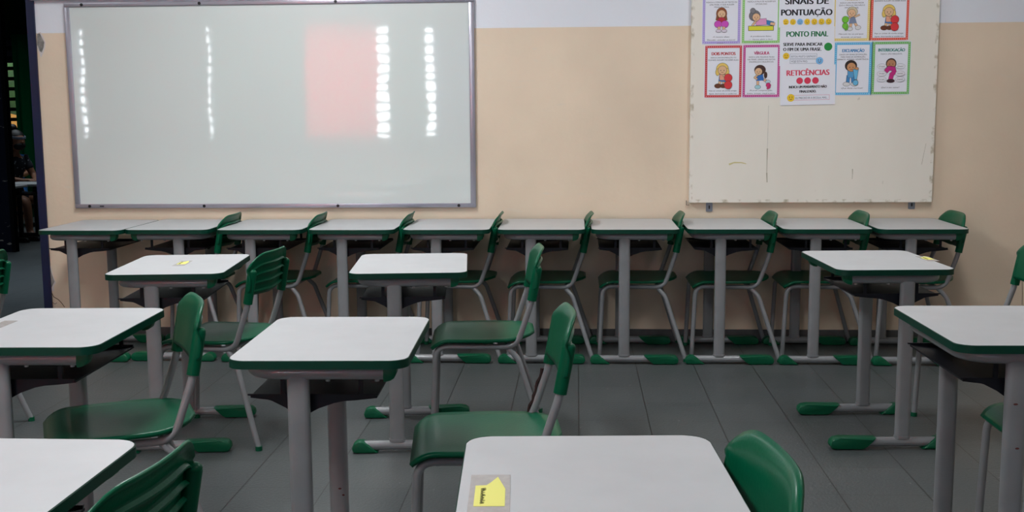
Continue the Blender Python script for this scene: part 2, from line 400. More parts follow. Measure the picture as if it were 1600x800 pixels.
for x0, x1, c, lb in ((-6.5, -6.46, 'white', ''), (-6.34, -4.70, 'white', 'long pale curtain at the left end of the wall behind the camera'), (-4.64, -3.44, 'green', 'sage green curtain left of the red curtain behind the camera'),
                      (-3.46, -2.53, 'red', 'red curtain on the window wall behind the camera, reflected in the whiteboard'), (-2.38, -1.90, 'green', 'narrow sage curtain right of the red curtain behind the camera'),
                      (-1.81, .95, 'blue', 'wide blue grey curtain on the window wall behind the camera'), (1.1, 4.0, 'white', 'wide pale curtain at the right end of the wall behind the camera')):
    if lb: curtain('curtain', x0, x1, .78, 2.5, BACK_Y+.09, CM[c], lb, max(3, int((x1-x0)*7)))

# ceiling lamps added out of frame to brighten the room, with tube fixtures
def fill_lamp():
    r = empty('fill_lamp', (0, 0, 0))
    bm = BM(); prism(bm, [(-.12, CEIL), (.12, CEIL), (.06, CEIL-.06), (-.06, CEIL-.06)], 'y', -.62, .62); link('housing', bm, M['white'], r, smooth=False)
    for s in (-.04, .04):
        bm = BM(); tube(bm, [(s, -.6, CEIL-.085), (s, .6, CEIL-.085)], .014); link('tube', bm, TUBE, r)
    return r
TUBE = bpy.data.materials.new('fill_tube'); TUBE.use_nodes = True
TUBE.node_tree.nodes['Principled BSDF'].inputs['Emission Color'].default_value = (1, .98, .95, 1); TUBE.node_tree.nodes['Principled BSDF'].inputs['Emission Strength'].default_value = 1.5
lp = fill_lamp(); spots = [(-4.4, 1.5), (-1.6, 1.2), (1.6, 1.2), (-4.4, 4.4), (-1.5, 4.5), (1.3, 4.5)]
names = ['rear left', 'rear middle', 'rear right', 'front left', 'front middle', 'front right']
for i, (x, y) in enumerate(spots):
    o = lp if i == 0 else copy_tree(lp); o.location = (x, y, 0)
    tag(o, 'added twin tube fill lamp out of view, %s of the six' % names[i], 'lamp', 'added fill lamps')
    area('fill_light', (x, y, CEIL-.11), (0, 0, 0), (.5, 1.3)[0], 1.3, FILL_POWER*LP[i], (.97, .99, 1))

# ------------------------------------------------------------------ wall boards
FY = WALL_Y-.018
a = at(105, 6, FY); b = at(744, 324, FY); bx0, bx1, bz0, bz1 = a.x-.02, b.x, b.z, a.z+.005
WBc = Vector(((bx0+bx1)/2, FY, (bz0+bz1)/2)); W2, H2 = (bx1-bx0)/2, (bz1-bz0)/2
wb_ = empty('whiteboard', (WBc.x, WALL_Y, WBc.z)); tag(wb_, 'large glossy whiteboard in an aluminium frame on the beige wall', 'whiteboard')
bm = BM(); box(bm, (-W2+.012, -.016, -H2+.012), (W2-.012, -.001, H2-.012)); link('writing_surface', bm, M['whiteboard'], wb_, smooth=False)
bm = BM(); fr = .03
def bar(x0, z0, x1, z1): box(bm, (x0, -.024, z0), (x1, -.0005, z1), bevel=.003)
bar(-W2, H2-fr*.8, W2, H2); bar(-W2, -H2, W2, -H2+fr*.8); bar(-W2, -H2+fr*.8, -W2+fr, H2-fr*.8); bar(W2-fr, -H2+fr*.8, W2, H2-fr*.8); link('frame', bm, M['alu'], wb_)
for px, py in ((127, 6), (311, 3), (524, 1), (140, 321), (319, 320.5), (528, 320.5), (717, 321.5)):
    p = at(px, py, FY-.008); p.z = WBc.z+(H2-.012 if py < 100 else -H2+.012)
    bm = BM(); cyl(bm, (p.x-WBc.x, -.025, p.z-WBc.z), .0085, .006, 'y'); link('frame_button', bm, M['black'], wb_)
for px in (160,):
    p = at(px, 320.5, FY); bm = BM(); box(bm, (p.x-WBc.x-.012, -.026, -H2+.009), (p.x-WBc.x+.012, -.023, -H2+.015)); link('frame_mark', bm, M['ink'], wb_)
# little marks under the board
CY = WALL_Y-.035
a = at(1081, 0, CY); b = at(1456, 316, CY); cz1 = b.z+1.22
CBc = Vector(((a.x+b.x)/2, CY, (b.z+cz1)/2)); CW, CH = (b.x-a.x)/2, (cz1-b.z)/2
cb = empty('notice_board', (CBc.x, CY, CBc.z)); tag(cb, 'worn cream painted notice board with punctuation posters pinned on it', 'board')
bm = BM(); box(bm, (-CW, 0, -CH), (CW, .034, CH), bevel=.002); link('panel', bm, M['board'], cb, smooth=False)
def scuff(pts, m, wd, par=cb):
    bm = BM(); P = [at(x, y, CY-.0006)-CBc for x, y in pts]
    for i in range(len(P)-1):
        d = (P[i+1]-P[i]).normalized(); n = Vector((-d.z, 0, d.x))*wd*random.uniform(.4, 1)
        bm.faces.new([bm.verts.new(q) for q in (P[i]-n, P[i+1]-n*.7, P[i+1]+n*.7, P[i]+n)])
    return bm
ms = mat('scuff_brown', (176, 170, 150), .7); my = mat('scuff_yellow', (214, 204, 150), .7); mg = mat('scuff_grey', (200, 198, 188), .7)
link('scuff_mark', scuff([(1201, 165), (1200, 200), (1199, 232)], mg, .002), mg, cb, smooth=False)
link('scuff_mark', scuff([(1199, 232), (1198.5, 250), (1198, 270), (1198.5, 285)], ms, .004), ms, cb, smooth=False)
link('scuff_mark', scuff([(1139, 257), (1147, 254), (1158, 254), (1166, 256)], my, .006), my, cb, smooth=False)
link('scuff_mark', scuff([(1332, 264), (1332, 272), (1331.5, 280)], ms, .0025), ms, cb, smooth=False)
link('scuff_mark', scuff([(1440, 257), (1447, 224)], ms, .0012), ms, cb, smooth=False)
for px, py in ((1108, 325), (1424, 321)):
    p = at(px, py, WALL_Y); bm = BM(); o = None
    prism(bm, rrect(.036, .05, .004, 3), 'y', -.006, 0); 
    k = empty('wall_bracket', (p.x, WALL_Y, p.z+.005)); link('plate', bm, M['galv'], k, smooth=False)
    bm = BM(); prism(bm, rrect(.008, .02, .0035, 3), 'y', -.0075, -.0055); link('slot', bm, M['ink'], k, smooth=False)
    tag(k, 'small galvanised bracket under the %s corner of the notice board' % ('left' if px < 1200 else 'right'), 'bracket', 'brackets under the notice board')
p = at(1072, 319, WALL_Y); bm = BM(); tube(bm, fillet([(0, 0, 0), (0, -.012, 0), (0, -.012, -.024), (.016, -.012, -.024)], 0), .0016, 6)
o = link('wall_hook', bm, M['black'], loc=(p.x, WALL_Y, p.z+.02)); tag(o, 'tiny dark L shaped hook left of the notice board', 'hook')

# ------------------------------------------------------------------ posters
INK = {}
def ink(c):
    if c not in INK: INK[c] = mat('print_%02x%02x%02x' % c, c, .75)
    return INK[c]
class Print:
    """flat printing on a sheet: local x right, z up, in metres; y towards the viewer is negative"""
    def __init__(s): s.bm = BM(); s.m = []; s.l = 1; s.tf = (0, 0, 1)
    def mi(s, c):
        m = ink(c)
        if m not in s.m: s.m.append(m)
        return s.m.index(m)
    def poly(s, pts, c):
        s.l += 1; y = -.0006-.00012*s.l
        cx, cz, k = s.tf
        try: f = s.bm.faces.new([s.bm.verts.new((cx+(x-cx)*k, y, cz+(z-cz)*k)) for x, z in pts]); f.material_index = s.mi(c)
        except ValueError: pass
    def disc(s, x, z, r, c, rz=None, n=20, a0=0, a1=360):
        rz = rz or r; s.poly([(x+r*cos(radians(a0+(a1-a0)*i/n)), z+rz*sin(radians(a0+(a1-a0)*i/n))) for i in range(n)], c)
    def odisc(s, x, z, r, c, rz=None, o=.0012, oc=(60, 50, 50)):
        rz = rz or r; s.disc(x, z, r+o, oc, rz+o); s.disc(x, z, r, c, rz)
    def line(s, pts, wd, c):
        for i in range(len(pts)-1):
            a, b = Vector(pts[i]), Vector(pts[i+1]); d = (b-a)
            if d.length < 1e-6: continue
            d.normalize(); n = Vector((-d.y, d.x))*wd/2; a2, b2 = a-d*wd*.3, b+d*wd*.3
            s.poly([tuple(a2-n), tuple(b2-n), tuple(b2+n), tuple(a2+n)], c); s.l -= .8
        s.l += .8
    def limb(s, pts, wd, c, oc=(60, 50, 50)): s.line(pts, wd+.0022, oc); s.line(pts, wd, c)
    def rect(s, x0, z0, x1, z1, c): s.poly([(x0, z0), (x1, z0), (x1, z1), (x0, z1)], c)
    def text(s, t, x, z, h, c, width=None, fat=0, align='C', italic=0):
        bold = fat > 0; fat = 0; ced = [i for i, ch in enumerate(t) if ch in 'Çç']; t = t.replace('Ç', 'C').replace('ç', 'c')
        def extent(q):
            cu_ = bpy.data.curves.new('t', 'FONT'); cu_.body = q; ob_ = bpy.data.objects.new('t', cu_); me_ = bpy.data.meshes.new_from_object(ob_)
            v_ = [v.co.x for v in me_.vertices]; e_ = (min(v_), max(v_)); bpy.data.objects.remove(ob_); bpy.data.meshes.remove(me_); bpy.data.curves.remove(cu_); return e_
        cu = bpy.data.curves.new('t', 'FONT'); cu.body = t; cu.size = 1; cu.align_x = 'LEFT'; cu.offset = fat; cu.shear = italic
        ob = bpy.data.objects.new('t', cu); me = bpy.data.meshes.new_from_object(ob)
        if not me.vertices: return
        xs = [v.co.x for v in me.vertices]; x0, x1 = min(xs), max(xs)
        sx = sz = h/.73
        if width: sx = width/(x1-x0)
        w_ = (x1-x0)*sx; ox = x-(w_/2 if align == 'C' else 0)
        s.l += 1; y = -.0006-.00012*s.l; k = s.mi(c)
        cx, cz, kk = s.tf
        vs = [s.bm.verts.new((cx+(ox+(v.co.x-x0)*sx-cx)*kk, y, cz+(z+v.co.y*sz-cz)*kk)) for v in me.vertices]
        sets = [vs]
        if bold:
            for dx in (-.045, .045): s.l += .3; y = -.0006-.00012*s.l; sets.append([s.bm.verts.new((v.co.x+dx*sz*kk, y, v.co.z)) for v in vs])
        for vv in sets:
            for p in me.polygons:
                try: f = s.bm.faces.new([vv[i] for i in p.vertices]); f.material_index = k
                except ValueError: pass
        bpy.data.objects.remove(ob); bpy.data.meshes.remove(me); bpy.data.curves.remove(cu)
        for i in ced:
            e0, e1 = extent(t[:i+1]); w1 = extent(t[i]); cxx = ox+(e1-x0-(w1[1]-w1[0])*.45)*sx
            s.line([(cxx, z-.01*sz), (cxx+.05*sx, z-.09*sz), (cxx+.02*sx, z-.17*sz), (cxx-.06*sx, z-.18*sz)], .06*sx, c)
    def link(s, name, parent):
        if not s.m: s.bm.free(); return
        me = bpy.data.meshes.new(name); s.bm.to_mesh(me); s.bm.free()
        for m in s.m: me.materials.append(m)
        o = bpy.data.objects.new(name, me); COL.objects.link(o); o.parent = parent; return o
G1 = (70, 70, 78)
def scrawl(p, x0, x1, z, h, c=(60, 60, 70), seed=1):
    """a handwriting-like line"""
    rd = random.Random(seed); pts = []; x = x0; k = 0
    while x < x1:
        if rd.random() < .14:
            if len(pts) > 1: p.line(pts, .0011, c)
            pts = []; x += h*.8; continue
        pts.append((x, z + (h if k % 2 else 0)*rd.uniform(.4, 1) )); x += h*rd.uniform(.3, .55); k += 1
    if len(pts) > 1: p.line(pts, .0011, c)
SK, SKD = (232, 190, 150), (120, 76, 52)
def face(p, x, z, r, skin=SK):
    p.odisc(x, z, r, skin); 
    for sx in (-1, 1): p.disc(x+sx*r*.38, z-r*.05, r*.09, (40, 30, 30), r*.13)
    p.line([(x-r*.25, z-r*.45), (x, z-r*.55), (x+r*.25, z-r*.45)], r*.1, (150, 60, 50))
def kid_sitting(p, x, z):          # girl hugging her knees
    p.odisc(x, z+.038, .026, (150, 84, 50), .03); p.limb([(x-.02, z+.03), (x-.024, z+.008)], .008, (150, 84, 50)); p.limb([(x+.02, z+.03), (x+.024, z+.008)], .008, (150, 84, 50))
    face(p, x, z+.036, .019); p.odisc(x, z+.004, .02, (196, 44, 70), .016)
    for s in (-1, 1): p.odisc(x+s*.017, z-.014, .018, (212, 84, 196), .017); p.limb([(x+s*.012, z-.03), (x+s*.012, z-.042)], .012, SK); p.odisc(x+s*.014, z-.047, .013, (225, 215, 230), .007)
def kid_lying(p, x, z):            # girl lying on a yellow mat
    p.rect(x-.051, z-.046, x+.051, z-.026, (60, 50, 40)); p.rect(x-.049, z-.044, x+.049, z-.028, (228, 226, 60))
    p.limb([(x+.012, z-.01), (x+.045, z-.018)], .016, (60, 130, 190)); p.limb([(x+.04, z-.018), (x+.052, z-.02)], .01, SK)
    p.limb([(x-.014, z-.012), (x+.014, z-.01)], .024, (232, 160, 206)); p.limb([(x-.02, z-.006), (x-.034, z-.024)], .007, SK)
    p.odisc(x-.026, z+.014, .022, (120, 118, 124), .021); p.odisc(x-.034, z+.034, .01, (130, 128, 134)); face(p, x-.02, z+.008, .015)
def kid_balls(p, x, z):            # blonde child stacking two red balls
    p.limb([(x-.012, z-.018), (x-.016, z-.036)], .01, SK); p.limb([(x+.0, z-.018), (x+.004, z-.036)], .01, SK)
    p.odisc(x-.022, z-.042, .014, (110, 60, 40), .009); p.odisc(x+.0, z-.042, .012, (110, 60, 40), .008)
    p.limb([(x-.012, z-.012), (x+.004, z-.014)], .02, (70, 130, 200)); p.limb([(x-.003, z+.0), (x-.003, z-.01)], .024, (236, 170, 140))
    p.odisc(x-.004, z+.03, .025, (238, 206, 110), .024); p.odisc(x+.016, z+.016, .008, (238, 206, 110), .016); p.odisc(x-.024, z+.016, .008, (238, 206, 110), .014); face(p, x-.004, z+.024, .018)
    p.limb([(x+.002, z+.002), (x+.018, z-.006)], .007, SK); p.odisc(x+.021, z-.008, .0165, (222, 60, 66)); p.odisc(x+.021, z-.038, .0165, (222, 60, 66))
def kid_kick(p, x, z):             # dark haired girl kicking a comma
    p.limb([(x-.014, z-.012), (x-.014, z-.038)], .009, SK); p.odisc(x-.014, z-.044, .012, (170, 215, 225), .008)
    p.limb([(x+.004, z-.01), (x+.024, z-.02)], .009, SK); p.odisc(x+.028, z-.022, .01, (190, 220, 232), .007)
    p.poly([(x-.018, z+.01), (x+.006, z+.01), (x+.012, z-.016), (x-.022, z-.018)], (50, 110, 190)); p.limb([(x-.016, z+.006), (x-.028, z-.004), (x-.018, z-.01)], .006, SK)
    p.odisc(x-.006, z+.028, .023, (76, 46, 40), .02); p.odisc(x+.018, z+.006, .006, (76, 46, 40), .013); face(p, x-.012, z+.021, .015)
    p.odisc(x+.03, z-.036, .009, (214, 50, 120)); p.limb([(x+.038, z-.036), (x+.036, z-.046), (x+.026, z-.05)], .005, (214, 50, 120))
def kid_semicolon(p, x, z):        # child in a grey pinafore with green balls
    p.limb([(x+.0, z-.014), (x-.004, z-.038)], .01, SK); p.limb([(x+.014, z-.014), (x+.026, z-.034)], .01, SK); p.odisc(x-.006, z-.043, .012, (225, 225, 228), .008); p.odisc(x+.03, z-.038, .012, (225, 225, 228), .009)
    p.poly([(x-.005, z+.012), (x+.014, z+.012), (x+.024, z-.018), (x-.012, z-.02)], (128, 142, 170)); p.limb([(x+.014, z+.01), (x+.034, z+.018)], .006, SK); p.limb([(x-.004, z+.008), (x-.02, z+.0)], .006, SK)
    p.odisc(x+.002, z+.032, .023, (214, 202, 170), .021); face(p, x+.0, z+.026, .017)
    p.odisc(x-.027, z-.002, .0145, (120, 200, 60)); p.odisc(x-.027, z-.03, .0125, (120, 200, 60)); p.limb([(x-.016, z-.032), (x-.018, z-.043), (x-.026, z-.047)], .005, (120, 200, 60))
def kid_exclaim(p, x, z):
    for s in (-1, 1): p.limb([(x-.008+s*.009, z-.012), (x-.008+s*.011, z-.038)], .013, (70, 140, 200)); p.odisc(x-.008+s*.016, z-.044, .014, (225, 225, 228), .008)
    p.limb([(x-.008, z+.008), (x-.008, z-.01)], .024, (90, 160, 210)); p.odisc(x-.008, z+.032, .024, (52, 38, 34), .022); face(p, x-.006, z+.026, .018, (206, 150, 104))
    p.poly([(x+.0, z+.018), (x+.024, z+.018), (x+.018, z-.026), (x+.007, z-.026)], (60, 60, 80)); p.poly([(x+.0015, z+.0165), (x+.0225, z+.0165), (x+.017, z-.0245), (x+.008, z-.0245)], (110, 190, 230)); p.odisc(x+.0125, z-.038, .0105, (110, 190, 230)); p.odisc(x+.016, z+.02, .007, (206, 150, 104), .005)
def kid_question(p, x, z):
    p.odisc(x, z+.03, .021, (70, 46, 40)); face(p, x, z+.028, .018, (190, 136, 100))
    c = (200, 40, 130)
    p.limb([(x-.018, z+.0), (x-.008, z+.01), (x+.01, z+.008), (x+.014, z-.006), (x+.004, z-.016), (x+.0, z-.034)], .017, c); p.odisc(x, z-.043, .016, (60, 34, 44), .007)
    for s in (-1, 1):
        for k, dz in enumerate((.018, -.012, -.036)):
            p.odisc(x+s*.038, z+dz, .019, (236, 236, 244), .0105, .0008, (130, 130, 140)); p.text(('O quê?', 'Onde?', 'Por quê?', 'Quem?', 'Quando?', 'Como?')[k+(3 if s > 0 else 0)], x+s*.038, z+dz-.003, .006, G1, width=.024)
def emoji(p, x, z, r, c=(245, 206, 50), k=0):
    p.odisc(x, z, r, c, o=.0006, oc=(200, 140, 40) if c[0] > 200 else (70, 120, 190))
    for s in (-1, 1): p.disc(x+s*r*.35, z+r*.2, r*.11, (60, 40, 30), r*.17)
    p.line([(x-r*.4, z-r*(.25 if k % 2 else .4)), (x, z-r*.5), (x+r*.4, z-r*(.25 if k % 2 else .4))], r*.14, (110, 50, 30))
def poster(px, border, title, tcol, lines, kid, foot, label, full=None, kz=0, seed=0):
    x0, y0, x1, y1 = px; a = at(x0, y0, CY); b = at(x1, y1, CY)
    wd = b.x-a.x; hg = full or (a.z-b.z); z0 = b.z; c = Vector(((a.x+b.x)/2, CY-.0008, z0+hg/2))
    r = empty('poster', c); tag(r, label, 'poster', 'framed punctuation posters')
    W_, H_ = wd/2, hg/2
    bm = BM(); box(bm, (-W_, -.0005, -H_), (W_, .0003, H_)); link('sheet', bm, M['paper'], r, smooth=False)
    p = Print(); q = .0035; t = .013; ow, oh = W_-q, H_-q
    p.rect(-ow, -oh, ow, -oh+t, border); p.rect(-ow, oh-t, ow, oh, border); p.l -= 1; p.rect(-ow, -oh+t, -ow+t, oh-t, border); p.rect(ow-t, -oh+t, ow, oh-t, border)
    lt = tuple(min(255, int(v*.45+140)) for v in border)
    nz = int(2*oh/.011); nx = int(2*ow/.011)
    for i in range(nz+1):
        for s in (-1, 1):
            zz = -oh+.004+i*(2*oh-.008)/nz; p.disc(s*(ow-t*.5), zz, .0024, lt, n=8); p.l -= 1
    for i in range(1, nx):
        for s in (-1, 1):
            xx = -ow+i*2*ow/nx; p.disc(xx, s*(oh-t*.5), .0024, lt, n=8); p.l -= 1
    p.link('border', r)
    p = Print()
    for k, l in enumerate(title): p.text(l, 0, H_-.056-k*.02, .0175, tcol, width=min(.0118*len(l), wd-.05), fat=.018)
    p.link('title', r)
    p = Print(); z = H_-.073-(len(title)-1)*.02
    for l in lines: p.text(l, 0, z, .0075, G1, width=min(.0058*len(l), wd-.04)); z -= .013
    p.link('caption', r)
    ks, kc = {kid_sitting: (1.1, -.024), kid_lying: (1.36, -.016), kid_balls: (1.3, -.024), kid_kick: (1.3, -.03), kid_semicolon: (1.22, -.028), kid_exclaim: (1.32, -.026), kid_question: (1.3, -.014)}[kid]
    p = Print(); p.tf = (0, kc, ks); kid(p, 0, kc); p.link('illustration', r)
    p = Print()
    for k, l in enumerate(foot): p.text(l, 0, -H_+.037-k*.0165, .0075, G1, width=min(.0062*len(l), wd-.055), italic=.4)
    p.link('handwriting', r)
    return r
A4 = .297
poster((1098, -40, 1157, 69), (176, 160, 226), ['ASPAS'], (120, 60, 150), ['INDICA A CÓPIA DE UM TEXTO OU', 'UMA FRASE, O QUE ALGUÉM', 'PENSA OU FALA.'], kid_sitting, ['A menina disse:', '"Estudar, estudar e sorrir', 'é bom."'], 'lilac bordered poster with a crouching girl in pink trousers', A4, .012)
poster((1160, -40, 1219, 68), (150, 212, 120), ['TRAVESSÃO'], (70, 130, 60), ['INDICA A FALA DE ALGUÉM EM', 'UM DIÁLOGO.'], kid_lying, ['A professora falou:', '— Vamos abrir o livro', 'na página 12.'], 'green bordered poster with a girl lying on a yellow mat', A4, .022)
poster((1101, 70.5, 1159, 153), (206, 66, 72), ['DOIS PONTOS'], (190, 50, 60), ['INDICA UMA ENUMERAÇÃO OU', 'QUANDO ALGUÉM VAI DIZER ALGO.'], kid_balls, ['Veja as coisas da minha amiga:', 'lápis, borracha e caderno.'], 'red bordered poster titled DOIS PONTOS below the lilac one')
poster((1160.5, 69.5, 1218.5, 152.5), (200, 72, 150), ['VÍRGULA'], (190, 50, 110), ['INDICA UMA PEQUENA PAUSA', 'NA FRASE. USADA NAS DATAS,', 'ENDEREÇOS E SEQUÊNCIAS.'], kid_kick, ['Ricardo comprou pão,', 'bolos, laranja, maçã e pera.'], 'magenta bordered poster titled VÍRGULA with a girl kicking a comma', None, -.004)
poster((1302.5, -40, 1359, 64.5), (238, 214, 130), ['PONTO E', 'VÍRGULA'], (190, 150, 50), ['INDICA UMA PAUSA MAIOR', 'QUE A VÍRGULA, MAS NÃO O', 'FIM DA FRASE.'], kid_semicolon, ['Marcelo foi ao parque;', 'Amanda, ao parque.'], 'yellow bordered poster with a child beside green balls', A4, .014)
poster((1361.5, -40, 1419.5, 63.5), (230, 90, 70), ['DOIS PONTOS'], (200, 60, 50), ['INDICA UMA ENUMERAÇÃO OU', 'QUANDO ALGUÉM VAI DIZER ALGO.'], kid_balls, ['Veja as coisas da minha amiga:', 'lápis, borracha e caderno.'], 'orange red bordered poster at the top right of the notice board', A4, .014)
poster((1303.5, 65.5, 1361, 149), (96, 186, 232), ['EXCLAMAÇÃO'], (40, 130, 190), ['USADO EM SINAIS DE EMOÇÃO,', 'PARA INDICAR ADMIRAÇÃO,', 'ESPANTO, ALEGRIA, ADVERTÊNCIA.'], kid_exclaim, ['Que festa incrível!'], 'blue bordered poster titled EXCLAMAÇÃO with a boy hugging an exclamation mark')
poster((1363, 64.5, 1421, 148), (120, 190, 110), ['INTERROGAÇÃO'], (40, 130, 120), ['INDICA UMA PERGUNTA.'], kid_question, ['Qual é seu nome?'], 'green bordered poster titled INTERROGAÇÃO with a pink question mark')
def sheet(px, label, draw, full=None, dy=.002, tilt=0):
    x0, y0, x1, y1 = px; a = at(x0, y0, CY); b = at(x1, y1, CY); wd = b.x-a.x; hg = full or a.z-b.z
    r = empty('banner_sheet', Vector(((a.x+b.x)/2, CY-dy, b.z+hg/2))); r.rotation_euler = (0, tilt, 0); tag(r, label, 'sheet', 'middle banner sheets')
    bm = BM(); W_, H_ = wd/2, hg/2
    nx, nz = 10, 8; g = [[bm.verts.new((-W_+wd*i/nx, -.0003 - (.0015*max(0, (abs(i-nx/2)/(nx/2))-.8)*5 if k < 1 else 0), -H_+hg*k/nz)) for k in range(nz+1)] for i in range(nx+1)]
    for i in range(nx):
        for k in range(nz): bm.faces.new((g[i][k], g[i+1][k], g[i+1][k+1], g[i][k+1]))
    o = link('sheet', bm, M['paper'], r, smooth=False); md = o.modifiers.new('t', 'SOLIDIFY'); md.thickness = .0004
    draw(r, W_, H_)
BK = (30, 30, 38)
def d1(r, W_, H_):
    p = Print(); z = H_
    p.text('SINAIS DE', 0, -H_+.124, .034, BK, width=.232, fat=.018); p.text('PONTUAÇÃO', 0, -H_+.064, .034, BK, width=.274, fat=.018); p.link('title', r)
    p = Print()
    for k in range(7): emoji(p, -.112+k*.0385, -H_+.029, .0155, (130, 190, 240) if k == 2 else (245, 206, 50), k)
    p.link('emoji_row', r)
def d2(r, W_, H_):
    p = Print(); p.text('PONTO FINAL', 0, H_-.054, .03, (40, 120, 80), width=.224, fat=.01); p.link('title', r)
    p = Print(); p.text('SERVE PARA INDICAR', -.128, H_-.104, .018, BK, width=.212, align='L', fat=.008); p.text('O FIM DE UMA FRASE.', -.128, H_-.131, .018, BK, width=.206, align='L', fat=.008); p.disc(.115, H_-.11, .022, (36, 150, 70)); p.link('caption', r)
    p = Print(); L_ = (90, 110, 130)
    for (xa, za, xb, zb, t) in ((-.09, -H_+.04, .055, -H_+.065, 'ESTOU MUITO GRIPADO'), (-.09, -H_+.013, .06, -H_+.035, 'HOJE ESTÁ FRIO.')):
        p.line([(xa, za), (xb, za), (xb, zb), (xa, zb), (xa, za)], .0012, L_); p.text(t, xa+.006, za+.006, .011, L_, width=(xb-xa)*(.92 if 'E' in t[:1] else .6), align='L')
    emoji(p, -.112, -H_+.054, .017, k=0); emoji(p, .07, -H_+.027, .019, (130, 195, 245), 1); p.link('example', r)
def d3(r, W_, H_):
    p = Print(); p.text('RETICÊNCIAS', 0, H_-.056, .031, (222, 70, 100), width=.23, fat=.012); p.link('title', r)
    p = Print()
    for k in (-1, 0, 1): p.odisc(k*.043-.002, H_-.085, .017, (226, 60, 92), o=.001, oc=(180, 40, 70))
    p.text('INDICA UM PENSAMENTO NÃO', 0, H_-.125, .014, BK, width=.205, fat=.008); p.text('FINALIZADO.', 0, H_-.15, .014, BK, width=.09, fat=.008); p.link('caption', r)
    p = Print(); c = (222, 120, 150); p.line([(-.09, -H_+.027), (.118, -H_+.027), (.118, -H_+.053), (-.09, -H_+.053), (-.09, -H_+.027)], .0014, c); p.text('EU PRECISO IR À ESCOLA, MAS...', -.066, -H_+.033, .011, (90, 90, 110), width=.175, align='L'); emoji(p, -.092, -H_+.04, .02, k=1); p.link('example', r)
sheet((1219, -60, 1303, 42), 'white sheet reading SINAIS DE PONTUAÇÃO above a row of faces', d1, .3, .0022)
sheet((1219, 42, 1302.5, 102.5), 'white sheet reading PONTO FINAL with a green dot', d2, None, .0016)
sheet((1220, 102, 1304, 163.5), 'white sheet reading RETICÊNCIAS with three pink dots, lowest on the notice board', d3, None, .0026, radians(-.8))

